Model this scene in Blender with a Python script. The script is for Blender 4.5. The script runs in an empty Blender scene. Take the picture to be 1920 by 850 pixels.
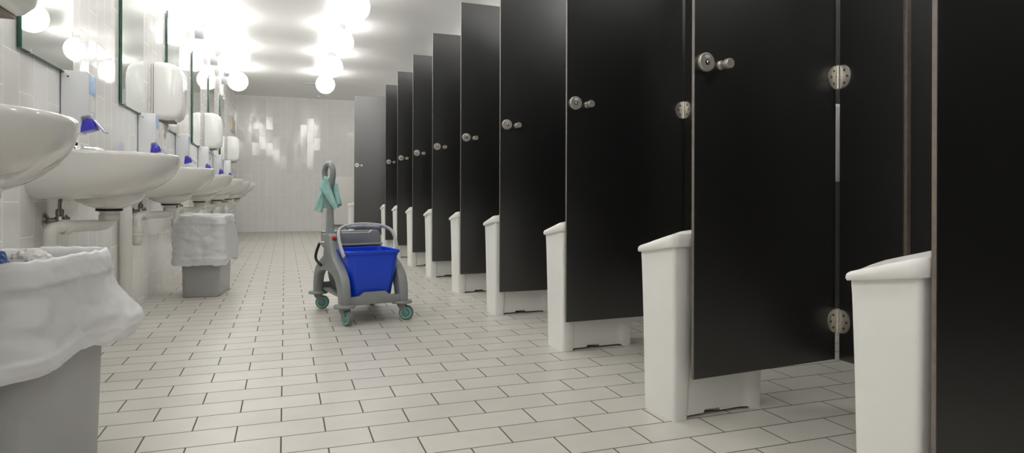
import bpy, bmesh, math, random
from mathutils import Vector, Matrix, noise
PI = math.pi
S = bpy.context.scene
C = S.collection
random.seed(7)

# ------------------------------------------------------------------ materials
def new_mat(name):
    m = bpy.data.materials.new(name); m.use_nodes = True
    nt = m.node_tree
    for n in list(nt.nodes): nt.nodes.remove(n)
    out = nt.nodes.new('ShaderNodeOutputMaterial')
    b = nt.nodes.new('ShaderNodeBsdfPrincipled')
    nt.links.new(b.outputs[0], out.inputs[0])
    return m, nt, b, out

def simple(name, col, rough=.4, metal=0., spec=.5, noise_amt=0., noise_scale=20., bump=0., bump_scale=60., coat=0.):
    m, nt, b, out = new_mat(name)
    b.inputs['Base Color'].default_value = (*col, 1)
    b.inputs['Roughness'].default_value = rough
    b.inputs['Metallic'].default_value = metal
    b.inputs['Specular IOR Level'].default_value = spec
    b.inputs['Coat Weight'].default_value = coat
    tc = nt.nodes.new('ShaderNodeTexCoord')
    if noise_amt > 0:
        n = nt.nodes.new('ShaderNodeTexNoise'); n.inputs['Scale'].default_value = noise_scale
        n.inputs['Detail'].default_value = 4
        nt.links.new(tc.outputs['Object'], n.inputs['Vector'])
        r = nt.nodes.new('ShaderNodeMapRange')
        r.inputs['From Min'].default_value = .3; r.inputs['From Max'].default_value = .7
        r.inputs['To Min'].default_value = 1-noise_amt; r.inputs['To Max'].default_value = 1+noise_amt
        nt.links.new(n.outputs['Fac'], r.inputs['Value'])
        mx = nt.nodes.new('ShaderNodeMix'); mx.data_type = 'RGBA'; mx.blend_type = 'MULTIPLY'
        mx.inputs['Factor'].default_value = 1
        mx.inputs['A'].default_value = (*col, 1)
        nt.links.new(r.outputs[0], mx.inputs['B'])
        nt.links.new(mx.outputs['Result'], b.inputs['Base Color'])
    if bump > 0:
        n = nt.nodes.new('ShaderNodeTexNoise'); n.inputs['Scale'].default_value = bump_scale
        nt.links.new(tc.outputs['Object'], n.inputs['Vector'])
        bp = nt.nodes.new('ShaderNodeBump'); bp.inputs['Strength'].default_value = bump
        bp.inputs['Distance'].default_value = .01
        nt.links.new(n.outputs['Fac'], bp.inputs['Height'])
        nt.links.new(bp.outputs[0], b.inputs['Normal'])
    return m

def tile_mat(name, axes, origin, bw, rh, mortar, tile, grout, rough, tilt, var, wob=0., smooth=.1, grout_rough=.8, flip=False):
    """running-bond tiles; axes = (world axis along the brick, world axis across rows)"""
    m, nt, b, out = new_mat(name)
    L = nt.links.new
    g = nt.nodes.new('ShaderNodeNewGeometry')
    sp = nt.nodes.new('ShaderNodeSeparateXYZ'); L(g.outputs['Position'], sp.inputs[0])
    def sub(axis, o):
        s = nt.nodes.new('ShaderNodeMath'); s.operation = 'SUBTRACT'
        L(sp.outputs[axis], s.inputs[0]); s.inputs[1].default_value = o
        return s.outputs[0]
    cb = nt.nodes.new('ShaderNodeCombineXYZ')
    L(sub(axes[0], origin[0]), cb.inputs[0]); L(sub(axes[1], origin[1]), cb.inputs[1])
    br = nt.nodes.new('ShaderNodeTexBrick')
    br.offset = .5; br.offset_frequency = 2; br.squash = 1
    br.inputs['Scale'].default_value = 1
    br.inputs['Brick Width'].default_value = bw
    br.inputs['Row Height'].default_value = rh
    br.inputs['Mortar Size'].default_value = mortar
    br.inputs['Mortar Smooth'].default_value = smooth
    br.inputs['Color1'].default_value = (0, 0, 0, 1); br.inputs['Color2'].default_value = (1, 1, 1, 1)
    br.inputs['Mortar'].default_value = (.5, .5, .5, 1)
    L(cb.outputs[0], br.inputs['Vector'])
    # per tile colour
    rnd = nt.nodes.new('ShaderNodeSeparateColor'); L(br.outputs['Color'], rnd.inputs[0])
    mr = nt.nodes.new('ShaderNodeMapRange')
    mr.inputs['To Min'].default_value = 1-var; mr.inputs['To Max'].default_value = 1+var
    L(rnd.outputs[0], mr.inputs['Value'])
    ns = nt.nodes.new('ShaderNodeTexNoise'); ns.inputs['Scale'].default_value = 9; ns.inputs['Detail'].default_value = 5
    L(g.outputs['Position'], ns.inputs['Vector'])
    mr2 = nt.nodes.new('ShaderNodeMapRange'); mr2.inputs['From Min'].default_value = .3; mr2.inputs['From Max'].default_value = .7
    mr2.inputs['To Min'].default_value = 1-var*.7; mr2.inputs['To Max'].default_value = 1+var*.7
    L(ns.outputs['Fac'], mr2.inputs['Value'])
    mm = nt.nodes.new('ShaderNodeMath'); mm.operation = 'MULTIPLY'; L(mr.outputs[0], mm.inputs[0]); L(mr2.outputs[0], mm.inputs[1])
    mx0 = nt.nodes.new('ShaderNodeMix'); mx0.data_type = 'RGBA'; mx0.blend_type = 'MULTIPLY'; mx0.inputs['Factor'].default_value = 1
    mx0.inputs['A'].default_value = (*tile, 1); L(mm.outputs[0], mx0.inputs['B'])
    mx = nt.nodes.new('ShaderNodeMix'); mx.data_type = 'RGBA'
    L(br.outputs['Fac'], mx.inputs['Factor']); L(mx0.outputs['Result'], mx.inputs['A']); mx.inputs['B'].default_value = (*grout, 1)
    L(mx.outputs['Result'], b.inputs['Base Color'])
    rr = nt.nodes.new('ShaderNodeMapRange'); rr.inputs['To Min'].default_value = rough; rr.inputs['To Max'].default_value = grout_rough
    L(br.outputs['Fac'], rr.inputs['Value']); L(rr.outputs[0], b.inputs['Roughness'])
    # each tile sits at its own slight tilt, so lamps break up tile by tile
    wn = nt.nodes.new('ShaderNodeTexWhiteNoise'); wn.noise_dimensions = '1D'; L(rnd.outputs[0], wn.inputs['W'])
    vs = nt.nodes.new('ShaderNodeVectorMath'); vs.operation = 'SUBTRACT'; L(wn.outputs['Color'], vs.inputs[0]); vs.inputs[1].default_value = (.5, .5, .5)
    sc = nt.nodes.new('ShaderNodeVectorMath'); sc.operation = 'SCALE'; L(vs.outputs[0], sc.inputs[0]); sc.inputs['Scale'].default_value = tilt
    ad = nt.nodes.new('ShaderNodeVectorMath'); ad.operation = 'ADD'; L(sc.outputs[0], ad.inputs[0]); L(g.outputs['Normal'], ad.inputs[1])
    no = nt.nodes.new('ShaderNodeVectorMath'); no.operation = 'NORMALIZE'; L(ad.outputs[0], no.inputs[0])
    n2 = nt.nodes.new('ShaderNodeTexNoise'); n2.inputs['Scale'].default_value = 7; n2.inputs['Detail'].default_value = 1
    L(g.outputs['Position'], n2.inputs['Vector'])
    b2 = nt.nodes.new('ShaderNodeBump'); b2.inputs['Strength'].default_value = wob; b2.inputs['Distance'].default_value = .02
    L(n2.outputs['Fac'], b2.inputs['Height']); L(no.outputs[0], b2.inputs['Normal'])
    iv = nt.nodes.new('ShaderNodeMath'); iv.operation = 'SUBTRACT'; iv.inputs[0].default_value = 1; L(br.outputs['Fac'], iv.inputs[1])
    bp = nt.nodes.new('ShaderNodeBump'); bp.inputs['Strength'].default_value = .5; bp.inputs['Distance'].default_value = .0015
    L(iv.outputs[0], bp.inputs['Height']); L(b2.outputs[0], bp.inputs['Normal'])
    L(bp.outputs[0], b.inputs['Normal'])
    return m

M = {}
M['floor'] = tile_mat('floor_tile', (0, 1), (-.009, 2.0226), .25474, .13374, .0024, (.54, .52, .475), (.10, .078, .06), .40, .012, .045)
M['wall_l'] = tile_mat('wall_tile_side', (2, 1), (1.083, 2.5715), .261, .1414, .0021, (.79, .787, .77), (.93, .925, .91), .06, .018, .012, wob=.02, grout_rough=.6)
M['wall_b'] = tile_mat('wall_tile_back', (2, 0), (1.342, -.8523), .252, .1262, .0024, (.83, .828, .81), (.93, .925, .90), .095, .042, .012, wob=.02, grout_rough=.6)
M['ceiling'] = simple('ceiling_paint', (.90, .90, .885), .38, noise_amt=.01, noise_scale=3)
M['plain_wall'] = simple('dark_unseen_wall', (.045, .045, .045), .5, noise_amt=.05, noise_scale=4)  # unseen wall, coloured dark so the black doors reflect darkness
M['laminate'] = simple('black_laminate', (.0020, .0016, .0018), .34, spec=1.0, noise_amt=.12, noise_scale=9, bump=.02, bump_scale=260)
M['laminate'].node_tree.nodes['Principled BSDF'].inputs['IOR'].default_value = 1.62
M['edge'] = simple('laminate_edge', (.17, .14, .115), .5, noise_amt=.15, noise_scale=60)
M['steel'] = simple('brushed_steel', (.76, .72, .66), .38, metal=1, noise_amt=.12, noise_scale=300)
M['satin'] = simple('satin_steel', (.56, .53, .48), .40, metal=.7, noise_amt=.06, noise_scale=300)
M['screw'] = simple('dark_screw', (.12, .11, .1), .45, metal=.8)
M['chrome'] = simple('chrome', (.72, .72, .73), .09, metal=1, noise_amt=.04)
M['dark_chrome'] = simple('worn_chrome', (.36, .34, .32), .22, metal=1, noise_amt=.1)
M['black'] = simple('black_rubber', (.012, .012, .012), .5)
M['ceramic'] = simple('glazed_ceramic', (.73, .72, .69), .08, noise_amt=.01, noise_scale=2, coat=.3)
M['binwhite'] = simple('white_plastic', (.82, .815, .79), .33, noise_amt=.015, noise_scale=6, bump=.015, bump_scale=400)
M['glosswhite'] = simple('gloss_white_plastic', (.78, .78, .76), .14, noise_amt=.01, noise_scale=5)
M['soapwhite'] = simple('bluish_white_plastic', (.72, .73, .76), .2, noise_amt=.01)
M['blue_label'] = simple('pale_blue_label', (.28, .48, .78), .3, noise_amt=.25, noise_scale=40)
M['blue_lever'] = simple('blue_violet_plastic', (.055, .045, .50), .22, noise_amt=.05)
M['pipe'] = simple('white_pvc', (.68, .67, .63), .3, noise_amt=.02)
M['greyplastic'] = simple('grey_bin_plastic', (.35, .348, .345), .26, noise_amt=.03, noise_scale=3)
M['cart'] = simple('cart_grey_plastic', (.245, .26, .258), .36, noise_amt=.04, noise_scale=12, bump=.02, bump_scale=300)
M['cart_light'] = simple('cart_light_grey', (.40, .41, .42), .34, noise_amt=.03)
M['cart_dark'] = simple('cart_dark_grey', (.10, .105, .115), .42, noise_amt=.05)
M['bucket'] = simple('blue_bucket_plastic', (.004, .058, .66), .27, noise_amt=.04, noise_scale=5)
M['teal'] = simple('teal_wheel_rubber', (.03, .32, .25), .4, noise_amt=.05)
M['tyre'] = simple('grey_tyre', (.19, .18, .165), .6, noise_amt=.1, noise_scale=40)
M['red'] = simple('red_button', (.45, .015, .012), .3)
M['paper'] = simple('kraft_paper_towel', (.56, .50, .43), .8, noise_amt=.06)
M['paper_dark'] = simple('dispenser_throat', (.24, .20, .165), .6)
M['blue_paper'] = simple('blue_wrapper_foil', (.03, .09, .28), .45, noise_amt=.25, noise_scale=30)
M['white_paper'] = simple('crumpled_paper', (.72, .71, .69), .7, noise_amt=.05)
M['beige'] = simple('beige_board', (.80, .69, .56), .5, noise_amt=.06, noise_scale=15)
M['green_glass'] = simple('green_glass_edge', (.012, .105, .062), .15, noise_amt=.1)
m, nt, b, out = new_mat('silvered_mirror')
b.inputs['Base Color'].default_value = (.84, .87, .85, 1); b.inputs['Metallic'].default_value = 1; b.inputs['Roughness'].default_value = .003
M['mirror'] = m
# cloth: fine weave bump
m = simple('teal_microfibre', (.33, .57, .53), .9, noise_amt=.10, noise_scale=45, bump=.35, bump_scale=420); M['cloth'] = m
# bag: thin translucent film
def film(name, col, transp):
    m, nt, b, out = new_mat(name)
    b.inputs['Base Color'].default_value = (*col, 1); b.inputs['Roughness'].default_value = .32
    b.inputs['Specular IOR Level'].default_value = .45
    tr = nt.nodes.new('ShaderNodeBsdfTranslucent'); tr.inputs[0].default_value = (*col, 1)
    tp = nt.nodes.new('ShaderNodeBsdfTransparent')
    a = nt.nodes.new('ShaderNodeMixShader'); a.inputs[0].default_value = .28
    nt.links.new(b.outputs[0], a.inputs[1]); nt.links.new(tr.outputs[0], a.inputs[2])
    c = nt.nodes.new('ShaderNodeMixShader'); c.inputs[0].default_value = transp
    nt.links.new(a.outputs[0], c.inputs[1]); nt.links.new(tp.outputs[0], c.inputs[2])
    nt.links.new(c.outputs[0], out.inputs[0])
    tc = nt.nodes.new('ShaderNodeTexCoord')
    n = nt.nodes.new('ShaderNodeTexNoise'); n.inputs['Scale'].default_value = 9; n.inputs['Detail'].default_value = 2
    n.inputs['Distortion'].default_value = .8; n.noise_type = 'RIDGED_MULTIFRACTAL'
    nt.links.new(tc.outputs['Object'], n.inputs['Vector'])
    bp = nt.nodes.new('ShaderNodeBump'); bp.inputs['Strength'].default_value = .5; bp.inputs['Distance'].default_value = .008
    nt.links.new(n.outputs['Fac'], bp.inputs['Height']); nt.links.new(bp.outputs[0], b.inputs['Normal'])
    return m
M['bag'] = film('white_bag_film', (.90, .90, .90), .06)
# lamps
def lamp_mat(strength):
    m, nt, b, out = new_mat('opal_glass_lit')
    b.inputs['Base Color'].default_value = (.85, .85, .83, 1); b.inputs['Roughness'].default_value = .2
    b.inputs['Emission Color'].default_value = (1, .985, .955, 1); b.inputs['Emission Strength'].default_value = strength
    return m
M['opal'] = lamp_mat(11)

# ------------------------------------------------------------------ mesh helpers
def smooth(me, ang=35):
    me.polygons.foreach_set('use_smooth', [True]*len(me.polygons))
    try: me.set_sharp_from_angle(angle=math.radians(ang))
    except Exception: pass

def build(name, bm, mats, parent=None, ang=35, loc=None, recalc=True):
    if recalc: bmesh.ops.recalc_face_normals(bm, faces=bm.faces)
    me = bpy.data.meshes.new(name); bm.to_mesh(me); bm.free()
    for mt in (mats if isinstance(mats, (list, tuple)) else [mats]): me.materials.append(M[mt] if isinstance(mt, str) else mt)
    smooth(me, ang)
    o = bpy.data.objects.new(name, me); C.objects.link(o)
    if parent: o.parent = parent
    if loc: o.location = loc
    return o

def new(): return bmesh.new()

def box(bm, x0, x1, y0, y1, z0, z1, bev=0., seg=2, mat=0, mx=None):
    t = bmesh.new()
    v = [t.verts.new((x, y, z)) for x in (x0, x1) for y in (y0, y1) for z in (z0, z1)]
    for f in ((0, 1, 3, 2), (4, 6, 7, 5), (0, 4, 5, 1), (2, 3, 7, 6), (0, 2, 6, 4), (1, 5, 7, 3)): t.faces.new([v[i] for i in f])
    bmesh.ops.recalc_face_normals(t, faces=t.faces)
    if bev > 0: bmesh.ops.bevel(t, geom=t.edges[:], offset=bev, segments=seg, profile=.5, affect='EDGES')
    merge(bm, t, mat, mx)

def merge(bm, t, mat=0, mx=None):
    vm = {}
    for v in t.verts: vm[v] = bm.verts.new(mx @ v.co if mx else v.co)
    for f in t.faces:
        try:
            nf = bm.faces.new([vm[v] for v in f.verts]); nf.material_index = mat if mat is not None else f.material_index
        except ValueError: pass
    t.free()

def loft(bm, rings, cap0=True, cap1=True, mat=0, closed=True):
    vs = [[bm.verts.new(p) for p in r] for r in rings]
    n = len(vs[0])
    for a, b_ in zip(vs[:-1], vs[1:]):
        for i in range(n if closed else n-1):
            j = (i+1) % n
            f = bm.faces.new((a[i], a[j], b_[j], b_[i])); f.material_index = mat
    if cap0: bm.faces.new(vs[0][::-1]).material_index = mat
    if cap1: bm.faces.new(vs[-1]).material_index = mat
    return vs

def lathe(bm, prof, mx=None, seg=32, mat=0, cap=True):
    """prof = [(r, z)] about local Z"""
    rings = []
    for r, z in prof:
        rings.append([Vector((max(r, 1e-5)*math.cos(2*PI*i/seg), max(r, 1e-5)*math.sin(2*PI*i/seg), z)) for i in range(seg)])
    if mx: rings = [[mx @ p for p in r] for r in rings]
    loft(bm, rings, cap, cap, mat)

def tube(bm, pts, r, seg=14, mat=0, sx=1., up=None, cap=True):
    """r: number or list; sx flattens the section along the frame's second axis"""
    pts = [Vector(p) for p in pts]
    n = len(pts); rad = r if isinstance(r, (list, tuple)) else [r]*n
    T = []
    for i in range(n):
        t = pts[min(i+1, n-1)]-pts[max(i-1, 0)]; T.append(t.normalized())
    u = Vector(up) if up else (Vector((0, 0, 1)) if abs(T[0].z) < .9 else Vector((1, 0, 0)))
    u = (u-T[0]*u.dot(T[0])).normalized()
    rings = []
    for i in range(n):
        u = (u-T[i]*u.dot(T[i])).normalized(); w = T[i].cross(u)
        rings.append([pts[i]+(u*math.cos(2*PI*k/seg)+w*math.sin(2*PI*k/seg)*sx)*rad[i] for k in range(seg)])
    loft(bm, rings, cap, cap, mat)

def spline(P, n=10):
    P = [Vector(p) for p in P]; out = []
    for i in range(len(P)-1):
        a, b_, c, d = P[max(i-1, 0)], P[i], P[i+1], P[min(i+2, len(P)-1)]
        for k in range(n):
            t = k/n
            out.append(.5*((2*b_)+(c-a)*t+(2*a-5*b_+4*c-d)*t*t+(3*b_-a-3*c+d)*t**3))
    out.append(P[-1]); return out

def rrect(w, h, r, n=6):
    p = []
    for cx, cy, a0 in ((w/2-r, h/2-r, 0), (-w/2+r, h/2-r, PI/2), (-w/2+r, -h/2+r, PI), (w/2-r, -h/2+r, 1.5*PI)):
        for k in range(n+1):
            a = a0+PI/2*k/n; p.append((cx+r*math.cos(a), cy+r*math.sin(a)))
    return p

def prism(bm, poly, y0, y1, bev=0., mat=0, mx=None, seg=2):
    """poly in local XZ, extruded along Y"""
    t = bmesh.new()
    a = [t.verts.new((x, y0, z)) for x, z in poly]; b_ = [t.verts.new((x, y1, z)) for x, z in poly]
    t.faces.new(a); t.faces.new(b_[::-1])
    n = len(poly)
    for i in range(n): t.faces.new((a[i], b_[i], b_[(i+1) % n], a[(i+1) % n]))
    bmesh.ops.recalc_face_normals(t, faces=t.faces)
    if bev > 0:
        ed = [e for e in t.edges if abs(e.verts[0].co.y-e.verts[1].co.y) < 1e-6]
        bmesh.ops.bevel(t, geom=ed, offset=bev, segments=seg, profile=.5, affect='EDGES')
    merge(bm, t, mat, mx)

RX = Matrix.Rotation(PI/2, 4, 'X')      # local z -> -y
RY = Matrix.Rotation(PI/2, 4, 'Y')      # local z -> +x
def TM(x, y, z): return Matrix.Translation((x, y, z))

def thing(name, label, cat, loc=(0, 0, 0), rz=0, group=None):
    o = bpy.data.objects.new(name, None); C.objects.link(o); o.empty_display_size = .1
    o.location = loc; o.rotation_euler = (0, 0, rz)
    o['label'] = label; o['category'] = cat
    if group: o['group'] = group
    return o
def tag(o, label, cat, group=None):
    o['label'] = label; o['category'] = cat
    if group: o['group'] = group
    return o
def kids(o): return [c for c in bpy.data.objects if c.parent == o]
def dup(root, loc, rz, label, group=None):
    def cp(o, par):
        c = o.copy(); C.objects.link(c)
        if par: c.parent = par
        for k in kids(o): cp(k, c)
        return c
    r = cp(root, None); r.location = loc; r.rotation_euler = (0, 0, rz); r['label'] = label
    if group: r['group'] = group
    return r
def struct(name, bm, mats, **k):
    o = build(name, bm, mats, **k); o['kind'] = 'structure'; return o
ORD = ['first', 'second', 'third', 'fourth', 'fifth', 'sixth', 'seventh', 'eighth', 'ninth', 'tenth', 'eleventh', 'twelfth']

# ------------------------------------------------------------------ room
XL, XR, YB, YF, ZC = -.885, 3.35, 13.25, -3.3, 2.62
bm = new(); box(bm, XL-.1, XR+.1, YF-.1, YB+.1, -.1, 0); struct('floor', bm, 'floor')
bm = new(); box(bm, XL-.1, XR+.1, YF-.1, YB+.1, ZC, ZC+.1); struct('ceiling', bm, 'ceiling')
bm = new(); box(bm, XL-.1, XL, YF, YB, 0, ZC); struct('wall_left', bm, 'wall_l')
bm = new(); box(bm, XL-.1, XR+.1, YB, YB+.1, 0, ZC); struct('wall_back', bm, 'wall_b')
bm = new(); box(bm, XR, XR+.1, YF, YB, 0, ZC); struct('wall_right', bm, 'wall_l')
bm = new(); box(bm, XL-.1, XR+.1, YF-.1, YF, 0, ZC); struct('wall_front', bm, 'plain_wall')

# ------------------------------------------------------------------ lamps
R = .142
def globe(bm, mx): lathe(bm, [(R*math.sin(a), -R*math.cos(a)) for a in [PI*k/24*.985+.001 for k in range(25)]], mx, 40)
def ceiling_lamp(label):
    t = thing('ceiling_lamp', label, 'lamp', group='globe lamps along the ceiling')
    bm = new(); globe(bm, TM(0, 0, -.19)); build('globe', bm, 'opal', t)
    bm = new(); lathe(bm, [(.052, -.068), (.056, -.066), (.056, -.004), (.06, 0)], None, 28); build('socket', bm, 'steel_grey', t)
    return t
M['steel_grey'] = simple('grey_lamp_socket', (.27, .27, .275), .45, metal=.3, noise_amt=.05)
def wall_lamp(label):
    t = thing('wall_lamp', label, 'lamp', group='globe lamps on the left wall')
    bm = new(); globe(bm, TM(.222, 0, 0) @ RY); build('globe', bm, 'opal', t)
    bm = new(); lathe(bm, [(.06, 0), (.056, .006), (.056, .096), (.05, .1)], RY, 28); build('socket', bm, 'steel_grey', t)
    return t
cl = wl = None
for k in range(10):      # from the back wall forward; those out of frame only add light
    y = 10.33-1.46*k
    lab = 'lit white globe lamp under the ceiling, %s of its row from the back wall' % ORD[k]
    if cl is None: cl = ceiling_lamp(lab); cl.location = (.585, y, ZC)
    else: dup(cl, (.585, y, ZC), 0, lab, cl['group'])
for k in range(8):  # the nearer wall lamps are unseen, there to light the room
    y = 10.31-1.465*k
    lab = 'lit white globe lamp on the left wall, %s of its row from the back wall' % ORD[k]
    if wl is None: wl = wall_lamp(lab); wl.location = (XL, y, 2.396)
    else: dup(wl, (XL, y, 2.396), 0, lab, wl['group'])
for k in range(10):  # unseen row added to light the room, read off a ceiling glow
    dup(cl, (2.55, 10.9-1.46*k, ZC), 0, 'unseen lit globe lamp above the cubicles hidden by the open black doors', 'unseen globe lamps above the cubicles')
bm = new(); lathe(bm, [(.05, 0), (.05, -.012), (.044, -.03), (.02, -.036), (0, -.036)], None, 28)
tag(build('smoke_detector', bm, 'glosswhite', loc=(.60, 12.85, ZC)), 'small round white smoke detector on the ceiling by the back wall', 'smoke detector')
t = thing('ceiling_vent', 'narrow white slot vent in the ceiling beside the farthest globe', 'vent', (.43, 11.49, ZC))
bm = new(); box(bm, -.12, .12, -.035, .035, -.008, 0, .003); build('frame', bm, 'glosswhite', t)
bm = new(); box(bm, -.105, .105, -.012, .012, -.0095, -.0082); build('slot', bm, 'steel_grey', t)

# ------------------------------------------------------------------ mirrors
def mirror(label):
    t = thing('wall_mirror', label, 'mirror', group='frameless mirrors on the left wall')
    bm = new(); w, h, x0, x1 = .575, .928, .006, .018
    box(bm, x0, x1, 0, w, 0, h)
    bm.faces.ensure_lookup_table(); bmesh.ops.recalc_face_normals(bm, faces=bm.faces)
    for f in bm.faces: f.material_index = 0 if f.normal.x > .9 else 1
    build('glass', bm, ['mirror', 'green_glass'], t, ang=10)
    for yy in (.08, w-.08):
        for zz in (0, h):
            bm = new(); s = 1 if zz == 0 else -1
            box(bm, 0, .022, yy-.008, yy+.008, min(zz-s*.004, zz+s*.0), max(zz-s*.004, zz+s*.0))
            box(bm, .0185, .022, yy-.008, yy+.008, min(zz-s*.004, zz+s*.010), max(zz-s*.004, zz+s*.010))
            build('clip', bm, 'chrome', t)
    return t
mr0 = None
for k, y in enumerate([10.0, 8.54, 7.09, 5.63, 4.14, 2.68]):
    lab = 'frameless wall mirror with green glass edge, %s from the back wall' % ORD[k]
    if mr0 is None: mr0 = mirror(lab); mr0.location = (XL, y, 1.231)
    else: dup(mr0, (XL, y, 1.231), 0, lab, mr0['group'])

# ------------------------------------------------------------------ soap dispensers
def soap(label):
    t = thing('soap_dispenser', label, 'soap dispenser', group='soap dispensers above the basins')
    bm = new(); prism(bm, [(.003, 0), (.066, 0), (.07, .004), (.076, .07), (.104, .078), (.104, .255), (.096, .262), (.003, .262)], 0, .112, .005); build('housing', bm, 'soapwhite', t)
    bm = new(); box(bm, 0, .004, .004, .108, .004, .258); build('back_plate', bm, 'cart_dark', t)
    bm = new(); box(bm, .1036, .1052, .016, .096, .168, .246, .0005, 1); build('label_strip', bm, 'blue_label', t)
    bm = new(); box(bm, .1036, .1054, .02, .092, .095, .155, .0005, 1); build('glare_window', bm, 'glosswhite', t)  # window under the label, its glare painted as plain white
    bm = new(); prism(bm, [(.07, .085), (.112, .088), (.112, .058), (.078, .055)], .036, .076, .003); build('nozzle', bm, 'soapwhite', t)
    bm = new()
    prism(bm, [(.088, .066), (.112, .064), (.124, .028), (.122, .020), (.070, .004), (.064, .010)], .02, .092, .004)
    lv = build('push_lever', bm, 'blue_lever', t)
    bm = new(); prism(bm, [(.112, .062), (.116, .062), (.158, .010), (.154, .006)], .024, .088, .0015)
    build('lever_flap', bm, 'lever_flap', lv)
    bm = new(); lathe(bm, [(.004, 0), (.004, .0012)], TM(.03, .0002, .236) @ RX, 12); build('lock_dot', bm, 'screw', t)
    return t
M['lever_flap'] = simple('pale_lilac_plastic', (.36, .36, .66), .1, noise_amt=.02)
sp0 = None
for k, y in enumerate([10.62, 9.14, 7.62, 6.10, 4.63, 3.14]):
    lab = 'white soap dispenser with blue push lever, %s from the back wall' % ORD[k]
    if sp0 is None: sp0 = soap(lab); sp0.location = (XL, y, .975)
    else: dup(sp0, (XL, y, .975), 0, lab, sp0['group'])

# ------------------------------------------------------------------ paper towel dispensers
def towel(label):
    t = thing('towel_dispenser', label, 'towel dispenser', group='paper towel dispensers on the left wall')
    W, Hh = .27, .40
    rings = []
    #      x,   z-bottom, z-top, half-width, corner radius
    for x, zb, zt, hw, r in [(.002, .0, .385, .122, .03), (.012, -.004, .392, .127, .034), (.05, -.010, .398, .131, .04), (.1, -.014, .396, .133, .045),
                             (.15, -.008, .382, .131, .05), (.178, .012, .362, .124, .052), (.192, .045, .332, .112, .05), (.198, .08, .30, .09, .045)]:
        p = rrect(2*hw, zt-zb, r, 6)
        rings.append([Vector((x, a, (zt+zb)/2+b_)) for a, b_ in p])
    bm = new(); loft(bm, rings); build('cover', bm, 'glosswhite', t, ang=60)
    bm = new(); loft(bm, [[Vector((x, a, .1925+b_)) for a, b_ in rrect(2*hw, 2*hz, .036, 6)] for x, hw, hz in ((.012, .1265, .1985), (.0145, .1285, .2005), (.017, .1285, .2005), (.0195, .1275, .1995))])
    build('seam', bm, 'seam_grey', t)
    bm = new(); box(bm, .045, .135, -.09, .09, -.021, -.008, .004); build('throat', bm, 'paper_dark', t)
    bm = new()
    pts = [(.078, -.012), (.084, -.045), (.078, -.085), (.066, -.128)]
    rings = []
    for i, (x, z) in enumerate(pts):
        rings.append([Vector((x+.0012*s+.004*math.sin(y*60+i), y, z-(.012*math.sin(y*23) if i == 3 else 0))) for s, y in
                      [(1, -.05+.1*q/8) for q in range(9)]+[(-1, .05-.1*q/8) for q in range(9)]])
    loft(bm, rings); build('paper_sheet', bm, 'paper', t)
    return t
M['seam_grey'] = simple('grey_seam', (.25, .25, .24), .5)
tw0 = None
for k, y in enumerate([11.1+.135, 8.02+.135, 5.05+.135, 2.05+.135]):
    lab = ['glossy white paper towel dispenser on the tiles beside the back wall',
           'glossy white paper towel dispenser, second from the back wall',
           'glossy white paper towel dispenser with beige towel, third from the back wall',
           'white paper towel dispenser at the top corner, above the nearest basin'][k]
    if tw0 is None: tw0 = towel(lab); tw0.location = (XL, y, 1.255)
    else: dup(tw0, (XL, y, 1.255), 0, lab, tw0['group'])
bm = new(); box(bm, 0, .014, -.38, .38, -.125, .125, .003)
tag(build('notice_board', bm, 'beige', loc=(XL, 12.5, 1.95)), 'small beige board on the left wall near the back corner', 'board')

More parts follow.
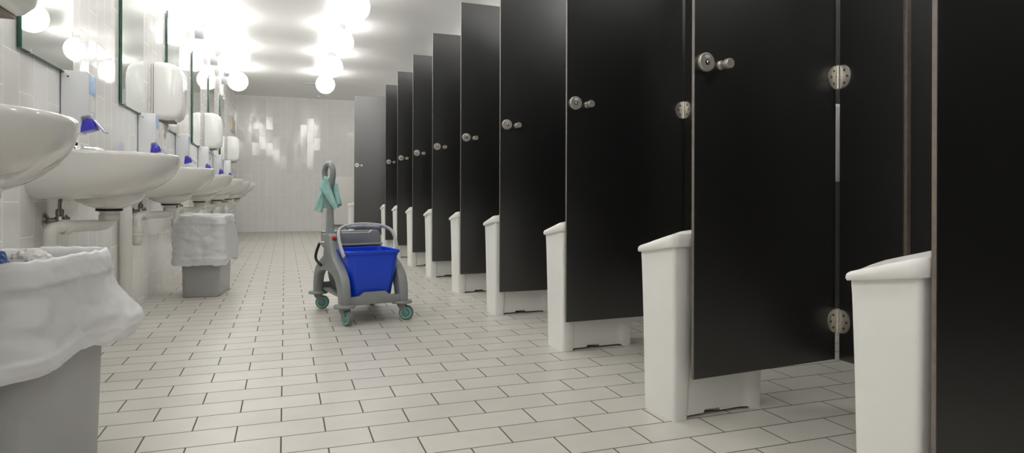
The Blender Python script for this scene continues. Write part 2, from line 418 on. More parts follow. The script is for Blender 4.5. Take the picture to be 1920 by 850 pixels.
# ------------------------------------------------------------------ basins
BC = [1.61, 3.10, 4.60, 6.09, 7.59, 9.10, 10.62]
def basin(label):
    t = thing('wash_basin', label, 'basin', group='wall-hung basins along the left wall')
    N = 72
    def outline(a, b_, back):
        pts = []
        for i in range(N):
            u = i/(N-1); th = -PI/2+PI*u
            e = 2.25
            cx = abs(math.cos(th))**(2/e); sy = math.copysign(abs(math.sin(th))**(2/e), math.sin(th))
            pts.append((back+(a-back)*cx, b_*sy))
        return pts
    rings = []
    HT, D = .885, .178
    O = outline(.455, .352, .0)
    def ring(kx, ky, z, x0=.0): return [Vector((max(x0, x*kx), y*ky, z)) for x, y in O]
    # underside to rim
    for tt in (1.0, .985, .95, .88, .78, .66, .52, .38, .24, .12, .05):
        k_x = (1-min(tt, .999)**2.1)**(1/2.1); k_y = (1-min(tt, .999)**3.4)**(1/3.0)
        k_x = .30+.70*k_x; k_y = .62+.38*k_y
        rings.append(ring(k_x, k_y, HT-.007-D*tt))
    rings.append(ring(.998, .998, HT-.004)); rings.append(ring(.990, .990, HT))
    rings.append([Vector((max(.012, x*.965), y*.965, HT-.001)) for x, y in O])
    I = outline(.43, .325, .13)
    for kk, z in ((1, HT-.004), (.985, HT-.016), (.95, HT-.05), (.86, HT-.09), (.68, HT-.118), (.4, HT-.13), (.12, HT-.134)):
        rings.append([Vector((.25+(x-.25)*kk, y*kk, z)) for x, y in I])
    bm = new(); loft(bm, rings)
    # drain boss below the bowl
    lathe(bm, [(.135, .735), (.132, .712), (.118, .690), (.09, .674), (.062, .664), (.05, .658)], TM(.19, 0, 0), 32)
    build('bowl', bm, 'ceramic', t, ang=50)
    bm = new(); lathe(bm, [(.024, HT-.133), (.02, HT-.1325)], TM(.25, 0, 0), 20); build('drain_ring', bm, 'chrome', t)
    # tap
    tp_ = new()
    lathe(tp_, [(.027, HT-.002), (.027, HT+.004), (.022, HT+.008), (.021, HT+.028), (.018, HT+.034)], TM(.07, 0, 0), 24)
    tube(tp_, spline([(.075, 0, HT+.018), (.11, 0, HT+.022), (.15, 0, HT+.016), (.168, 0, HT+.002)], 5), [.013]*5+[.012]*5+[.011]*6, 12)
    tb = build('tap', tp_, 'chrome', t)
    lv = new(); tube(lv, spline([(.07, 0, HT+.04), (.062, -.045, HT+.046), (.058, -.075, HT+.05), (.056, -.088, HT+.054)], 4), [.017]*4+[.012]*4+[.009]*5, 12, sx=.35)
    build('lever', lv, 'chrome', tb)
    for s in (-1, 1):
        bm = new(); box(bm, 0, .05, s*.22-.02, s*.22+.02, .712, .735, .006); build('bracket', bm, 'ceramic', t)
    return t
bs0 = None
for k, y in enumerate(BC[::-1]):
    lab = 'wall-hung white ceramic basin, %s from the back wall' % ORD[k]
    if k == 6: lab = 'white ceramic basin cut off at the frame above the nearer waste bin'
    if bs0 is None: bs0 = basin(lab); bs0.location = (XL, y, 0)
    else: dup(bs0, (XL, y, 0), 0, lab, bs0['group'])

def trap(label):
    t = thing('drain_trap', label, 'drain pipe', group='drain traps under the basins')
    cx = .19
    bm = new(); lathe(bm, [(.046, .648), (.05, .65), (.05, .656), (.046, .658)], TM(cx, 0, 0), 28); build('gasket', bm, 'black', t)
    bm = new(); lathe(bm, [(.03, .61), (.038, .614), (.038, .632), (.033, .635), (.034, .642), (.042, .648)], TM(cx, 0, 0), 28); build('outlet_nut', bm, 'pipe', t)
    bm = new()
    ex, ey = .052, -.245
    P = [(cx, 0, .63), (cx, 0, .615), (cx-.006, -.012, .599), (cx-.022, -.036, .592)]
    P += [(cx+(ex-cx)*f, ey*f, .592) for f in (.3, .5, .7, .84)]
    P += [(ex+.008, ey+.014, .587), (ex+.001, ey, .572), (ex, ey, .545), (ex, ey, .45)]
    tube(bm, spline(P, 5), .0225, 18); build('pipe', bm, 'pipe', t)
    bm = new(); d = Vector((ex-cx, ey, 0)).normalized()
    q = Vector((cx, 0, .592))+Vector((ex-cx, ey, 0))*.70
    tube(bm, [q, q+d*.004, q+d*.03, q+d*.034], [.024, .029, .029, .024], 24); build('collar', bm, 'pipe', t)
    bm = new(); lathe(bm, [(.0, .412), (.018, .415), (.028, .424), (.033, .437), (.034, .47), (.036, .472), (.036, .490), (.038, .492), (.038, .515), (.035, .522), (.026, .524)], TM(ex, ey, 0), 28)
    build('trap_bottle', bm, 'pipe', t)
    bm = new(); tube(bm, [(ex, ey, .46), (ex-.03, ey, .46), (0, ey, .46)], .016, 14)
    lathe(bm, [(.04, 0), (.04, .004), (.03, .01)], TM(0.0, ey, .46) @ RY, 28); build('wall_outlet', bm, 'pipe', t)
    return t
def valve(label):
    t = thing('stop_valve', label, 'valve', group='chrome stop valves under the basins')
    bm = new(); lathe(bm, [(.03, 0), (.03, .004), (.02, .012), (.011, .014), (.011, .05)], RY, 24); build('wall_flange', bm, 'dark_chrome', t)
    bm = new(); lathe(bm, [(.013, -.018), (.016, -.014), (.016, .014), (.012, .02), (.0145, .022), (.0145, .042), (.01, .046)], TM(.05, 0, 0), 20); build('body', bm, 'dark_chrome', t)
    bm = new()
    for a in range(4):
        ca, sa = math.cos(a*PI/2+.5), math.sin(a*PI/2+.5)
        tube(bm, [(.07, 0, -.002), (.075, .012*ca, -.002+.012*sa), (.075, .026*ca, -.002+.026*sa)], [.008, .006, .005], 10)
    tube(bm, [(.05, 0, -.002), (.08, 0, -.002)], .008, 12); build('cross_handle', bm, 'dark_chrome', t)
    bm = new(); tube(bm, spline([(.05, 0, .04), (.05, .002, .07), (.053, .004, .085), (.056, .006, .100)], 4), .0065, 12); build('supply_hose', bm, 'dark_chrome', t)
    return t
tr0 = vl0 = None
for k, y in enumerate(BC[::-1]):
    lab = 'white plastic drain trap under the %s basin from the back wall' % ORD[k]
    lv = 'chrome stop valve and hose under the %s basin from the back wall' % ORD[k]
    if k == 6:
        lab = 'white drain trap under the basin cut off at the frame'; lv = 'chrome stop valve under the basin cut off at the frame'
    if tr0 is None:
        tr0 = trap(lab); tr0.location = (XL, y, 0); vl0 = valve(lv); vl0.location = (XL, y-.13, .615)
    else:
        dup(tr0, (XL, y, 0), 0, lab, tr0['group']); dup(vl0, (XL, y-.13, .615), 0, lv, vl0['group'])
bm = new(); tube(bm, [(.038, 0, 0), (.038, 0, .55), (.038, 0, .70)], .033, 20); tube(bm, spline([(.038, 0, .69), (.038, 0, .715), (.02, 0, .735), (0, 0, .738)], 4), .033, 20)
tag(build('waste_pipe', bm, 'pipe', loc=(XL, 4.14, 0)), 'white vertical waste pipe running down the tiles between the fifth and sixth basins', 'pipe')

# ------------------------------------------------------------------ cubicles
HX = 1.842; PITCH = .925; Y0H = 1.755; ZB, ZT = .145, 2.12
def steel_disc(bm, r, h, mx, dished=True): lathe(bm, [(r-.002, 0), (r, .001), (r, h-.002), (r-.0025, h), (.0, h)], mx, 36)
def leaf(bm, mx, y0, y1, rot):
    poly = [(-.004, -.041)]+[(-.013-.0365*max(0, math.cos(-PI/2+PI*i/16))**.9, .041*math.sin(-PI/2+PI*i/16)) for i in range(17)]+[(-.004, .041)]
    prism(bm, poly, y0, y1, .001, 0, mx)
    for sx, sz in ((-.024, .022), (-.036, 0), (-.024, -.022)):
        lathe(bm, [(.0045, 0), (.0045, .0005), (.002, .0008)], mx @ TM(sx, y0 if rot is RX else y1, sz) @ rot, 12, 1)
def door(label, W):
    t = thing('cubicle_door', label, 'door', group='black cubicle doors')
    th = .0065
    bm = new(); box(bm, -W, -.014, -th, th, ZB, ZT)
    bm.faces.ensure_lookup_table(); bmesh.ops.recalc_face_normals(bm, faces=bm.faces)
    for f in bm.faces: f.material_index = 0 if abs(f.normal.y) > .9 else 1
    bmesh.ops.bevel(bm, geom=bm.edges[:], offset=.0012, segments=2, profile=.5, affect='EDGES')
    build('door_panel', bm, ['laminate', 'edge'], t, ang=10)
    lx, lz = -W+.040, 1.139
    bm = new(); steel_disc(bm, .0300, .013, TM(lx, -th, lz) @ RX); lk = build('lock', bm, 'satin', t)
    bm = new(); steel_disc(bm, .0085, .0008, TM(lx, -th-.0130, lz-.001) @ RX); build('keyhole', bm, 'black', lk)
    bm = new(); lathe(bm, [(.0055, 0), (.0055, .003), (.003, .005), (0, .005)], TM(lx, -th-.0136, lz-.001) @ RX, 16); build('spindle', bm, 'chrome', lk)
    bm = new(); loft(bm, [[TM(lx, -th-.0130, lz+.017) @ RX @ Vector((a, b_, h)) for a, b_ in rrect(.018, .009, .004, 4)] for h in (0, .0008)]); build('occupancy_window', bm, 'glosswhite', lk)
    bm = new(); steel_disc(bm, .022, .012, TM(lx, th, lz) @ Matrix.Rotation(-PI/2, 4, 'X'))
    box(bm, lx-.006, lx+.006, th+.011, th+.03, lz-.032, lz+.008, .003); build('thumb_turn', bm, 'steel', t)
    kx = -W+.103
    bm = new(); lathe(bm, [(.0150, 0), (.0152, .006), (.0118, .010), (.0108, .02), (.0118, .026), (.0158, .030), (.016, .044), (.0145, .047), (.0, .0465)], TM(kx, -th, lz-.004) @ RX, 28)
    kb = build('knob', bm, 'satin', t)
    for hz in (.281, 1.137, 1.90):
        bm = new(); leaf(bm, TM(-.004, 0, hz), -th-.0035, -th, RX)
        hg = build('hinge', bm, ['steel', 'screw'], t)
        bm = new(); lathe(bm, [(.0085, -.0415), (.0095, -.0405), (.0095, -.002), (.008, -.001), (.008, .001), (.0095, .002), (.0095, .0405), (.0085, .0415)], TM(-.0118, -.0145, hz), 20)
        build('hinge_barrel', bm, 'steel', hg)
    return t
lat = {-1: .912, 0: 1.70, 1: 2.655, 2: 3.605, 3: 4.508, 4: 5.452, 5: 6.358, 6: 7.285, 7: 8.20, 8: 9.30}
DW = .642
dr0 = None
for n in range(-1, 9):
    yh = Y0H+PITCH*n; k = 8-n
    lab = 'open black cubicle door, %s from the white back wall' % ORD[k]
    if n == -1: lab = 'black cubicle door filling the edge of the frame beyond the tallest white bin'
    if n == 8:
        W = .93; ph = math.asin(-(lat[n]-yh)/W)
        d = door('wide greyish open cubicle door, the one closest to the white back wall', W); d.location = (HX, yh, 0); d.rotation_euler.z = ph
        continue
    ph = math.asin(-(lat[n]-yh)/DW)
    if dr0 is None: dr0 = door(lab, DW); dr0.location = (HX, yh, 0); dr0.rotation_euler.z = ph
    else: dup(dr0, (HX, yh, 0), ph, lab, dr0['group'])

def pilaster(label, w):
    t = thing('cubicle_front_panel', label, 'panel', group='black front panels between the cubicle doors')
    bm = new(); box(bm, -.0065, .0065, -w, 0, ZB, ZT)
    bm.faces.ensure_lookup_table(); bmesh.ops.recalc_face_normals(bm, faces=bm.faces)
    for f in bm.faces: f.material_index = 0 if abs(f.normal.x) > .9 else 1
    bmesh.ops.bevel(bm, geom=bm.edges[:], offset=.0012, segments=2, profile=.5, affect='EDGES')
    build('panel', bm, ['laminate', 'edge'], t, ang=10)
    for hz in (.281, 1.137, 1.90):
        bm = new(); leaf(bm, TM(-.0065, .002, hz) @ Matrix.Rotation(PI/2, 4, 'Z'), 0, .0035, Matrix.Rotation(-PI/2, 4, 'X'))
        build('hinge_leaf', bm, ['steel', 'screw'], t)
    bm = new(); lathe(bm, [(.03, 0), (.03, .006), (.012, .012), (.011, ZB)], TM(0, -w/2, 0), 20); build('foot', bm, 'steel', t)
    bm = new(); box(bm, -.004, .012, -w-.010, -w+.004, ZB, ZT, .001); build('edge_strip', bm, 'edge', t)
    return t
pl0 = None
for n in range(0, 9):
    yh = Y0H+PITCH*n-.018; w = .247
    if n == 0: lab = 'black front panel hinged to the ninth cubicle door from the back wall'
    elif n == 1: lab = 'black front panel seen as a sliver beside the eighth cubicle door'
    else: lab = 'black front panel hidden behind the open cubicle doors'
    if pl0 is None: pl0 = pilaster(lab, w); pl0.location = (HX, yh, 0)
    else: dup(pl0, (HX, yh, 0), 0, lab, pl0['group'])
for i, n in enumerate(list(range(-3, 9))+[9.35]):  # first two stand unseen behind the camera to darken door reflections
    y = Y0H+PITCH*n-.14
    bm = new(); box(bm, HX+.009, XR, y-.0065, y+.0065, ZB, ZT)
    bm.faces.ensure_lookup_table(); bmesh.ops.recalc_face_normals(bm, faces=bm.faces)
    for f in bm.faces: f.material_index = 0 if abs(f.normal.y) > .9 else 1
    struct('partition_%d' % (i+1), bm, ['laminate', 'edge'], ang=10)
bm = new(); box(bm, HX-.0065, HX+.0065, YF, Y0H-2*PITCH-.02, ZB, ZT); struct('partition_14', bm, 'laminate', ang=10)  # unseen cubicle front behind the camera, added to darken door reflections
# roll dispenser seen as a white strip through the hinge gap
t = thing('roll_dispenser', 'white dispenser seen through the hinge gap of the ninth cubicle door', 'dispenser', (2.66, Y0H+PITCH-.1465, .79))
bm = new(); box(bm, -.14, .14, -.12, 0, 0, .385, .03, 4); build('cover', bm, 'glosswhite', t)
bm = new(); lathe(bm, [(.012, 0), (.012, .003), (.009, .004)], TM(.1, -.119, .34) @ RX, 16); build('lock', bm, 'screw', t)

# ------------------------------------------------------------------ sanitary bins
def sanitary_bin(label):
    t = thing('sanitary_bin', label, 'bin', group='white pedal bins behind the cubicle doors')
    # local: x along its length (0 = end toward the aisle), y: 0 = side toward camera
    Lb, Wb = .372, .158
    def ring(z, L, W, x0, y0, pf, pb, rec, lift=0, zf=None):
        """outline with recessed long sides; pf/pb pillar widths"""
        r = .012
        pts = []
        def arc(cx, cy, a0, rad=r):
            for k in range(5):
                a = a0+PI/2*k/4; pts.append((cx+rad*math.cos(a), cy+rad*math.sin(a), 0))
        x1, y1 = x0+L, y0+W
        # long side y0 from x0 to x1 (counter-clockwise)
        arc(x0+r, y0+r, PI)
        s = .006
        pts.append((x0+pf-s, y0, 0)); pts.append((x0+pf, y0+s*.5, 0)); pts.append((x0+pf+s, y0+rec, 1))
        mid = x0+L*.5
        for q, fl in ((-.055, 1), (-.05, 2), (.01, 2), (.015, 1)): pts.append((mid+q, y0+rec, fl))
        pts.append((x1-pb-.03, y0+rec, 1)); pts.append((x1-pb-.006, y0+.004, 1)); pts.append((x1-pb, y0, 0))
        arc(x1-r, y0+r, 1.5*PI); arc(x1-r, y1-r, 0)
        pts.append((x1-pb, y1, 0)); pts.append((x1-pb-.006, y1-.004, 1)); pts.append((x1-pb-.03, y1-rec, 1))
        for q, fl in ((.015, 1), (.01, 2), (-.05, 2), (-.055, 1)): pts.append((mid+q, y1-rec, fl))
        pts.append((x0+pf+s, y1-rec, 1)); pts.append((x0+pf, y1-s*.5, 0)); pts.append((x0+pf-s, y1, 0))
        arc(x0+r, y1-r, PI/2)
        return [Vector((x, y, (zf(y) if zf else z)+(lift*(0, .7, 1.6)[fl]))) for x, y, fl in pts]
    ztop = lambda y: .560-.155*(y)
    rings = []
    for z, g, rec in ((0, 0, .013), (.03, .0008, .013), (.1, .002, .013), (.2, .0035, .012), (.3, .005, .011), (.42, .0075, .009), (.5, .0095, .006)):
        rings.append(ring(z, Lb+2*g, Wb+2*g, -g, -g, .054+z*.06, .052, rec, .011 if z == 0 else 0))
    rings.append(ring(0, Lb+.021, Wb+.021, -.0105, -.0105, .09, .052, .004, 0, lambda y: ztop(y)-.012))
    rings.append(ring(0, Lb+.021, Wb+.021, -.0105, -.0105, .09, .052, .004, 0, ztop))
    bm = new(); loft(bm, rings); build('body', bm, 'binwhite', t, ang=40)
    # lid: domed, lip overhanging all round, nose on the far long side
    bm = new()
    def lidring(k, h, grow):
        w, l = Wb+.021+2*grow, Lb+.021+2*grow
        out_ = []
        for a, b_ in rrect(l, w, .028, 8):
            x, y = a*k, b_*k
            out_.append(Vector((Lb/2+x, Wb/2+y, ztop(Wb/2+y)+h(x/(l/2), y/(w/2)))))
        return out_
    dome = lambda x, y: edgeh(x, y)+.004+.022*(1-abs(x)**2.6)*(1-abs(y)**3)
    rr = [lidring(.93, lambda x, y: -.004, .013), lidring(.985, lambda x, y: -.005, .013), lidring(1.0, lambda x, y: .0, .013)]
    def edgeh(x, y): return .007+.029*min(1, max(0, (1-y)/2))**.6
    rr.append(lidring(.999, lambda x, y: edgeh(x, y)*.5, .013))
    rr.append(lidring(.992, lambda x, y: edgeh(x, y)*.85, .013))
    rr.append(lidring(.978, lambda x, y: edgeh(x, y), .013))
    for k in (.95, .88, .78, .65, .5, .34, .18, .05):
        def hh(x, y, k=k):
            w_ = min(1, (1-k)/.3); w_ = w_*w_*(3-2*w_)
            return edgeh(x, y)*(1-w_)+dome(x, y)*w_
        rr.append(lidring(k, hh, .013))
    loft(bm, rr); build('lid', bm, 'binwhite', t, ang=50)
    return t
sb0 = None
SB = {-1: (1.209, .945), 0: (1.166, 1.745), 1: (1.206, 2.695), 2: (1.19, 3.645), 3: (1.195, 4.545), 4: (1.195, 5.49), 5: (1.195, 6.40), 6: (1.20, 7.335), 7: (1.195, 8.26), 8: (.868, 9.36)}
for n in range(-1, 9):
    k = 8-n
    lab = 'white lidded sanitary bin behind the %s cubicle door from the back wall' % ORD[k]
    if n == -1: lab = 'large white lidded sanitary bin cut by the lower frame edge beside the nearest door'
    if n == 8: lab = 'white lidded sanitary bin beside the greyish door closest to the back wall'
    a = {-1: -.04, 0: .09, 1: .07, 8: 0}.get(n, .06)
    if sb0 is None: sb0 = sanitary_bin(lab); sb0.location = (*SB[n], 0); sb0.rotation_euler.z = a
    else: dup(sb0, (*SB[n], 0), a, lab, sb0['group'])

# ------------------------------------------------------------------ panel on the back wall
t = thing('flat_panel', 'flat white panel low on the tiled back wall beyond the cleaning trolley', 'panel', (1.12, YB, .12))
bm = new(); box(bm, -.36, .36, -.10, -.03, 0, .955, .008, 3); build('panel', bm, 'binwhite', t)
bm = new(); box(bm, -.33, .33, -.09, -.035, -.012, .004); build('dark_gap_strip', bm, 'paper_dark', t)  # dark strip standing in for the shaded gap under the panel
for s in (-.25, .25):
    bm = new(); box(bm, s-.03, s+.03, -.035, -.001, .1, .85, .003); build('bracket', bm, 'binwhite', t)

# ------------------------------------------------------------------ grey waste bins with bags
def waste_bin(label, loc, rz):
    t = thing('waste_bin', label, 'waste bin', loc, rz, 'grey waste bins with white liners')
    bm = new(); rings = []
    prof = [(0, .232, .412), (.004, .240, .42), (.2, .249, .431), (.4, .258, .441), (.545, .264, .449), (.548, .276, .461), (.560, .276, .461), (.562, .268, .453), (.55, .258, .443), (.2, .24, .42), (.02, .228, .408)]
    for z, w, l in prof: rings.append([Vector((x, y, z)) for x, y in rrect(w, l, .035, 7)])
    loft(bm, rings); build('tub', bm, 'greyplastic', t, ang=40)
    return t
def bag(name, label, loc, rz, seed, drop, flare, bulges, hem=.055):
    """liner: lines the tub, folds over the rim and hangs outside"""
    base = rrect(.268, .453, .045, 15)        # 64 points
    # resample denser
    N = 264
    seg = []; L = 0
    for i in range(len(base)):
        a, b_ = Vector(base[i]), Vector(base[(i+1) % len(base)]); seg.append((L, a, b_)); L += (b_-a).length
    P = []
    for i in range(N):
        s = L*i/N
        for l0, a, b_ in seg:
            ln = (b_-a).length
            if l0 <= s <= l0+ln+1e-9 and ln > 1e-9: P.append(a+(b_-a)*((s-l0)/ln)); break
    Nn = []
    for i in range(N):
        d = P[(i+5) % N]-P[i-5]; Nn.append(Vector((d.y, -d.x)).normalized())
    def nz(x, y, z): return noise.noise(Vector((x, y, z+seed*7.3)))
    rings = []
    for z, off in ((.20, -.018), (.32, -.014), (.42, -.013), (.50, -.012), (.545, -.009)):
        rings.append([Vector((*(P[i]+Nn[i]*(off-.008*abs(nz(i*.083, z*9, 1)))), z)) for i in range(N)])
    top = [.572+.007*nz(i*.029, 0, 3)+.004*nz(i*.19, 1, 3) for i in range(N)]
    rings.append([Vector((*(P[i]+Nn[i]*-.003), top[i]-.004)) for i in range(N)])
    rings.append([Vector((*(P[i]+Nn[i]*.004), top[i])) for i in range(N)])
    ST = 52
    for s in range(1, ST+1):
        u = s/ST; r = []
        for i in range(N):
            x, y = P[i]
            dr = drop*(1+.09*nz(x*5, y*5, 9)+.012*nz(i*.16, 4, 9))
            z = top[i]-dr*u
            bl = 0; lift = 0
            for (bx, by, amp, wid, upl, lo, pk) in bulges:
                w_ = math.exp(-((x-bx)**2+(y-by)**2)/(2*wid*wid))
                q = max(0, min(1, (u-lo)/(pk-lo))); q = q*q*(3-2*q)
                if u > pk: q *= 1-.30*((u-pk)/(1-pk))
                bl += amp*w_*q; lift += upl*w_
            hz = u*dr/hem
            o = .006+.007*min(1, hz)
            o += .008*(1 if hz < 1 else math.exp(-((hz-1)/.12)**2))*min(1, hz*3)*(.7+.5*nz(i*.032, 2, 5))   # folded band under the rim
            o += flare*(u**1.6)*(1+.5*nz(x*5, y*5, 2))
            o += bl
            o += .006*u**.5*(1-2*abs(nz(x*7+z*6, y*7-z*4, z*9)))+.010*u*nz(x*6, y*6, z*3+3)
            sp = i/N*1.35
            vd = noise.voronoi(Vector((sp*8+z*6, z*8-sp*5, seed)))[0]
            o += .013*min(.42, vd[1]-vd[0])*min(1, hz)
            vd = noise.voronoi(Vector((sp*15-z*12, z*15+sp*9, seed+5)))[0]
            o += .006*min(.4, vd[1]-vd[0])*min(1, hz)
            if u > .83: o += .0045*min(1, (u-.83)/.03)
            if u > .95: o -= .004*(u-.95)/.05
            o = max(o, .007)
            z += lift*u*dr
            r.append(Vector((*(P[i]+Nn[i]*o), z)))
        rings.append(r)
    # rolled lower hem
    r0 = rings[-1]
    rings.append([Vector((*(Vector((v.x, v.y))-Nn[i]*.006), v.z+.012)) for i, v in enumerate(r0)])
    bm = new(); loft(bm, rings, True, False)
    o = build(name, bm, 'bag', ang=80, loc=loc); o.rotation_euler.z = rz
    tag(o, label, 'bin bag', 'white liners over the waste bins')
    return o
NB, NR = (-.632, 1.872), -math.radians(10)
FB, FR = (-.532, 5.146), -math.radians(6)
waste_bin('grey plastic waste bin cut off at the frame corner, under a white liner', (*NB, 0), NR)
waste_bin('grey plastic waste bin standing further back by the wall, under a white liner', (*FB, 0), FR)
bag('bin_liner', 'white translucent bin liner draped over the nearer grey waste bin', (*NB, 0), NR, 1, .245, .012, [(.125, .235, .062, .075, .03, .28, .84), (.0, .235, .04, .1, .0, .25, .85)])
bag('bin_liner', 'white translucent bin liner draped over the further grey waste bin', (*FB, 0), FR, 4, .345, .006, [(.134, .1, .02, .2, .05, .1, .5), (-.134, -.2, .035, .12, 0, .0, .35), (.134, -.226, .0, .07, -.06, .1, .5)])
def crumple(name, mat, r, loc, label, cat, seed, sq=(1, 1, 1)):
    bm = new(); bmesh.ops.create_icosphere(bm, subdivisions=4, radius=r)
    for v in bm.verts:
        n = v.co.normalized()
        d = 1+.28*abs(noise.noise(n*2.2+Vector((seed, 0, 0))))-.25*abs(noise.noise(n*4.5+Vector((0, seed, 0))))+.10*noise.noise(n*9)
        v.co = Vector((n.x*sq[0], n.y*sq[1], n.z*sq[2]))*r*d
    return tag(build(name, bm, mat, ang=25, loc=loc), label, cat)
def nb(x, y, z):
    c, s = math.cos(NR), math.sin(NR); return (NB[0]+c*x-s*y, NB[1]+s*x+c*y, z)
crumple('wrapper', 'blue_paper', .046, nb(-.035, -.012, .545), 'crumpled dark blue wrapper inside the nearer waste bin', 'wrapper', 3, (.8, 1.0, .9))
crumple('paper_towel', 'white_paper', .056, nb(-.015, .125, .518), 'crumpled white paper towel inside the nearer waste bin', 'paper', 5)
crumple('paper_towel', 'white_paper', .055, nb(-.03, -.085, .40), 'crumpled white paper towel low in the nearer bin under the blue wrapper', 'paper', 8)
crumple('paper_towel', 'white_paper', .045, nb(-.02, -.16, .50), 'smaller crumpled white paper towel in the near end of the nearer bin', 'paper', 11)

# ------------------------------------------------------------------ cleaning trolley
CT, CR = (.418, 3.955), math.radians(10.8)
t = thing('cleaning_trolley', 'grey plastic mop trolley with blue bucket standing on the tiled floor', 'cleaning trolley', (*CT, 0), CR)
def side_poly(tall):
    # profile in (y, z); front is -y
    out_ = [(-.335, .112), (-.338, .16), (-.330, .215), (-.312, .255), (-.27, .295), (-.215, .325), (-.15, .352)]
    if tall: out_ += [(-.105, .385), (-.082, .43), (-.075, .478), (-.06, .492), (.03, .492), (.05, .478), (.062, .42), (.08, .36)]
    else: out_ += [(-.06, .368), (.06, .368)]
    out_ += [(.14, .335), (.215, .305), (.275, .27), (.312, .225), (.332, .165), (.335, .112)]
    inn = [(.268, .112), (.262, .165), (.24, .21), (.20, .24), (.14, .262), (.06, .272), (-.06, .266), (-.14, .252), (-.19, .225), (-.225, .185), (-.245, .14), (-.25, .112)]
    return out_+inn
def side(tall, x0, x1):
    bm = new(); tb = bmesh.new()
    # spline-smoothed outline
    p = side_poly(tall)
    a = [tb.verts.new((x0, y, z)) for y, z in p]; b_ = [tb.verts.new((x1, y, z)) for y, z in p]
    tb.faces.new(a); tb.faces.new(b_[::-1]); n = len(p)
    for i in range(n): tb.faces.new((a[i], b_[i], b_[(i+1) % n], a[(i+1) % n]))
    bmesh.ops.recalc_face_normals(tb, faces=tb.faces)
    ed = [e for e in tb.edges if abs(e.verts[0].co.x-e.verts[1].co.x) < 1e-6]
    bmesh.ops.bevel(tb, geom=ed, offset=.012, segments=4, profile=.5, affect='EDGES')
    merge(bm, tb); return bm
build('side_frame', side(True, -.192, -.140), 'cart', t, ang=50)
build('side_frame', side(False, .140, .192), 'cart', t, ang=50)
bm = new(); prism(bm, [(-.15, .108), (.15, .108), (.15, .152), (.085, .156), (.06, .176), (-.06, .176), (-.085, .156), (-.15, .152)], -.328, -.292, .006)
build('front_crossbar', bm, 'cart', t)
bm = new(); box(bm, -.15, .15, .285, .322, .112, .17, .006); build('rear_crossbar', bm, 'cart', t)
bm = new(); box(bm, -.145, .145, -.30, .29, .122, .136, .004); build('base_tray', bm, 'cart', t)
# mast on the left side and D handle
bm = new()
rings = []
for z, w, d in ((.40, .044, .10), (.5, .038, .070), (.58, .032, .056), (.70, .030, .05), (.765, .030, .06)):
    rings.append([Vector((-.170+a, -.005+.02*(z-.4)+b_, z)) for a, b_ in rrect(w, d, .010, 5)])
loft(bm, rings); ms = build('mast', bm, 'cart', t)
bm = new()
hp = [(-.170, -.006, .755), (-.170, -.036, .785), (-.171, -.062, .825), (-.173, -.068, .862), (-.176, -.050, .890), (-.180, -.010, .902), (-.184, .032, .890), (-.186, .060, .862), (-.184, .062, .825), (-.178, .040, .785), (-.172, .012, .755)]
tube(bm, spline(hp, 7), [.0165]*71, 18, up=(1, 0, 0)); build('handle', bm, 'cart', t)
bm = new(); lathe(bm, [(.013, 0), (.013, .006), (.010, .009), (0, .01)], TM(-.166, -.077, .466) @ RX, 20); build('button', bm, 'red', t)
# blue bucket
bm = new(); rings = []
bx, by = 0, -.163
for z, w, d, r in ((.14, .222, .226, .04), (.145, .236, .238, .045), (.20, .25, .246, .045), (.24, .262, .258, .04), (.29, .276, .274, .04), (.385, .296, .286, .04), (.388, .314, .306, .045), (.402, .316, .308, .045), (.406, .310, .302, .045), (.404, .294, .284, .04), (.29, .268, .262, .04), (.2, .24, .236, .04), (.15, .226, .226, .04)):
    rings.append([Vector((bx+a, by+b_, z)) for a, b_ in rrect(w, d, r, 8)])
loft(bm, rings); bk = build('bucket', bm, 'bucket', t, ang=40)
bm = new()
arch = [(-.160, -.272, .372), (-.170, -.225, .43), (-.160, -.15, .50), (-.125, -.105, .53), (-.06, -.085, .542), (0, -.08, .545), (.06, -.085, .542), (.125, -.105, .53), (.160, -.15, .50), (.168, -.20, .43), (.160, -.225, .372)]
tube(bm, spline(arch, 7), .0125, 14, sx=.75)
bh = build('bucket_handle', bm, 'cart_light', bk)
bm = new(); tube(bm, spline([(-.10, -.092, .530), (0, -.08, .536), (.10, -.092, .530)], 10), [.013+.002*math.sin(i*1.6) for i in range(21)], 14); build('grip', bm, 'cart_light', bh)
# rear bucket and wringer
bm = new(); rings = []
for z, w, d in ((.14, .22, .2), (.2, .25, .23), (.385, .296, .27), (.388, .312, .286), (.402, .312, .286), (.404, .29, .264), (.2, .235, .22), (.15, .22, .2)):
    rings.append([Vector((a, .155+b_, z)) for a, b_ in rrect(w*.93, d, .035, 6)])
loft(bm, rings); build('rear_bucket', bm, 'cart_dark', t, ang=40)
bm = new()
prism(bm, [(-.15, .405), (.15, .405), (.158, .47), (.14, .50), (.10, .505), (.085, .49), (-.085, .49), (-.10, .505), (-.14, .50), (-.158, .47)], .045, .075, .008)
prism(bm, [(-.15, .395), (.15, .395), (.156, .49), (-.156, .49)], .245, .275, .008)
for s in (-1, 1): box(bm, s*.148-.010, s*.148+.010, .05, .27, .40, .478, .006)
wr = build('wringer', bm, 'cart', t)
bm = new(); box(bm, -.17, .165, .032, .046, .412, .424, .004); tube(bm, [(.155, .038, .422), (.155, .038, .37)], .006, 10); build('press_bar', bm, 'cart_light', wr)
bm = new(); tube(bm, spline([(-.198, .10, .43), (-.205, .115, .42), (-.218, .14, .36), (-.216, .135, .325), (-.198, .095, .295)], 6), .0085, 12)
build('press_lever', bm, 'black', t)
bm = new(); box(bm, -.209, -.165, .06, .12, .424, .438, .005); build('lever_bracket', bm, 'cart_light', t)
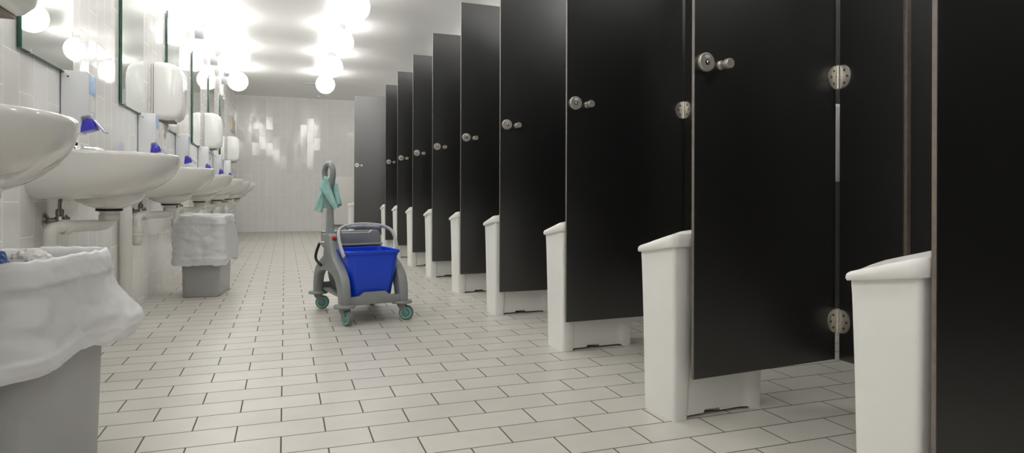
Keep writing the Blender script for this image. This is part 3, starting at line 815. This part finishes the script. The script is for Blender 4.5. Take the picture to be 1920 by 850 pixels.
# casters
def caster(x, y, steer):
    bm = new(); lathe(bm, [(.03, .094), (.058, .098), (.060, .104), (.056, .112), (.03, .116)], TM(x, y, 0), 28); pl = build('caster', bm, 'cart', t)
    mx = TM(x, y, 0) @ Matrix.Rotation(steer, 4, 'Z')
    bm = new()
    for s in (-1, 1):
        poly = [(-.022, .098), (.022, .098), (.03, .05), (.036, .036), (.022, .03), (.002, .055), (-.02, .08)]
        prism(bm, poly, s*.0205-.003, s*.0205+.003, .001, 0, mx)
    box(bm, -.024, .024, -.0235, .0235, .086, .1, .003, 2, 0, mx)
    build('fork', bm, 'cart_dark' if False else 'cart', pl)
    ax = mx @ TM(.026, 0, .042) @ RX
    bm = new(); lathe(bm, [(.034, -.014), (.040, -.0125), (.042, -.006), (.042, .006), (.040, .0125), (.034, .014)], ax, 32); wh = build('wheel', bm, 'tyre', pl)
    bm = new()
    for s in (-1, 1): lathe(bm, [(.0368, s*.0125), (.0368, s*.0148), (.0335, s*.0155), (.0325, s*.0145)], ax, 32)
    build('tyre_ring', bm, 'teal', pl)
    bm = new(); lathe(bm, [(.0, -.0175), (.010, -.017), (.012, -.0135), (.0320, -.0150), (.0320, .0150), (.012, .0135), (.010, .017), (.0, .0175)], ax, 28); build('hub', bm, 'cart_light', pl)
for x, y, s in ((-.166, -.295, -1.25), (.166, -.295, -.55), (-.166, .30, -.35), (.166, .30, -1.2)): caster(x, y, s)

# cloth over the handle: a folded sheet, its corners hanging as four flaps
bm = new()
K = .00316
def flap(left, right, dep, bow, seed, nu=14, nv=26):
    """left/right edges: (x, drop) polylines in units of K; dep: depth at top and bottom; bow: how far the middle stands out"""
    Lp = spline([(a, b_, 0) for a, b_ in left], 8); Rp = spline([(a, b_, 0) for a, b_ in right], 8)
    def at(P_, u):
        f = u*(len(P_)-1); i = min(int(f), len(P_)-2); return P_[i].lerp(P_[i+1], f-i)
    V = []
    for j in range(nv+1):
        v = j/nv; a, b_ = at(Lp, v), at(Rp, v); row = []
        for i in range(nu+1):
            u = i/nu; p = a.lerp(b_, u)
            y = dep[0]+(dep[1]-dep[0])*v-bow*math.sin(PI*u)*(.5+.5*v)
            y += .006*noise.noise(Vector((u*3+seed, v*3.5, seed)))+.0035*math.sin(u*9+seed+v*2)*v
            e = 1.5*noise.noise(Vector((u*4, seed, v*4))) if v > .9 else 0
            row.append(bm.verts.new((p.x*K*1.1, y, -(p.y+e)*K)))
        V.append(row)
    for j in range(nv):
        for i in range(nu): bm.faces.new((V[j][i], V[j][i+1], V[j+1][i+1], V[j+1][i]))
flap([(-5, -1), (-9, 9), (-15, 20), (-20, 36), (-26, 56)], [(2, 0), (-5, 12), (-8, 24), (-9, 40), (-11, 61)], (.020, .004), .016, 1)
flap([(-6, 2), (-9, 18), (-10, 34), (-11, 53)], [(6, 2), (7, 18), (8, 34), (9, 53)], (.030, .020), .008, 2)
flap([(-6, -1), (-13, 13), (-5, 26), (4, 42), (13, 55)], [(2, -2), (6, 14), (11, 30), (17, 48)], (-.040, -.036), .014, 3)
flap([(5, 6), (9, 20), (12, 32), (14, 47)], [(13, 4), (17, 16), (19, 28), (23, 44)], (-.012, -.022), .012, 4)
flap([(8, 10), (8, 24), (10, 36), (14, 52)], [(14, 8), (15, 22), (17, 34), (21, 47)], (.012, .004), -.010, 5)
# the part lying over the bar, joining front and back flaps
V = []
for i in range(13):
    u = i/12; row = []
    for j in range(11):
        a = PI*j/10
        x = -6+9*u+4*math.sin(PI*j/10)*(1-u)*-.3
        row.append(bm.verts.new((x*K, -.008-.036*math.cos(a)+.004*noise.noise(Vector((u*4, a, 7))), (1.2+5.2*math.sin(a)-1.2*u)*K+.002*math.sin(u*7))))
    V.append(row)
for i in range(12):
    for j in range(10): bm.faces.new((V[i][j], V[i+1][j], V[i+1][j+1], V[i][j+1]))
cc, ss = math.cos(CR), math.sin(CR); cxl, cyl = -.176, 0.0
o = build('cleaning_cloth', bm, 'cloth', ang=80, loc=(CT[0]+cc*cxl-ss*cyl, CT[1]+ss*cxl+cc*cyl, .806)); o.rotation_euler.z = -.34
md = o.modifiers.new('thick', 'SOLIDIFY'); md.thickness = .003; md.offset = 0
tag(o, 'teal cleaning cloth draped over the trolley handle', 'cloth')

# ------------------------------------------------------------------ world, camera, view
w = bpy.data.worlds.new('room_world'); S.world = w; w.use_nodes = True
w.node_tree.nodes['Background'].inputs[0].default_value = (.6, .6, .6, 1); w.node_tree.nodes['Background'].inputs[1].default_value = .2
cam = bpy.data.cameras.new('camera'); co = bpy.data.objects.new('camera', cam); C.objects.link(co); S.camera = co
cam.sensor_width = 36; cam.lens = 1201.4/1920*36; cam.clip_start = .02; cam.clip_end = 100
cam.shift_y = -58.8/1920
co.matrix_world = TM(0, 0, .72) @ Matrix.Rotation(-.3405, 4, 'Z') @ Matrix.Rotation(PI/2, 4, 'X') @ Matrix.Rotation(.003, 4, 'Z')
S.view_settings.view_transform = 'Standard'; S.view_settings.look = 'None'
S.view_settings.gamma = 1; S.view_settings.use_curve_mapping = False
S.view_settings.exposure = 0.3
S.cycles.use_denoising = True
S.cycles.max_bounces = 10; S.cycles.diffuse_bounces = 6; S.cycles.glossy_bounces = 6
S.cycles.sample_clamp_indirect = 6
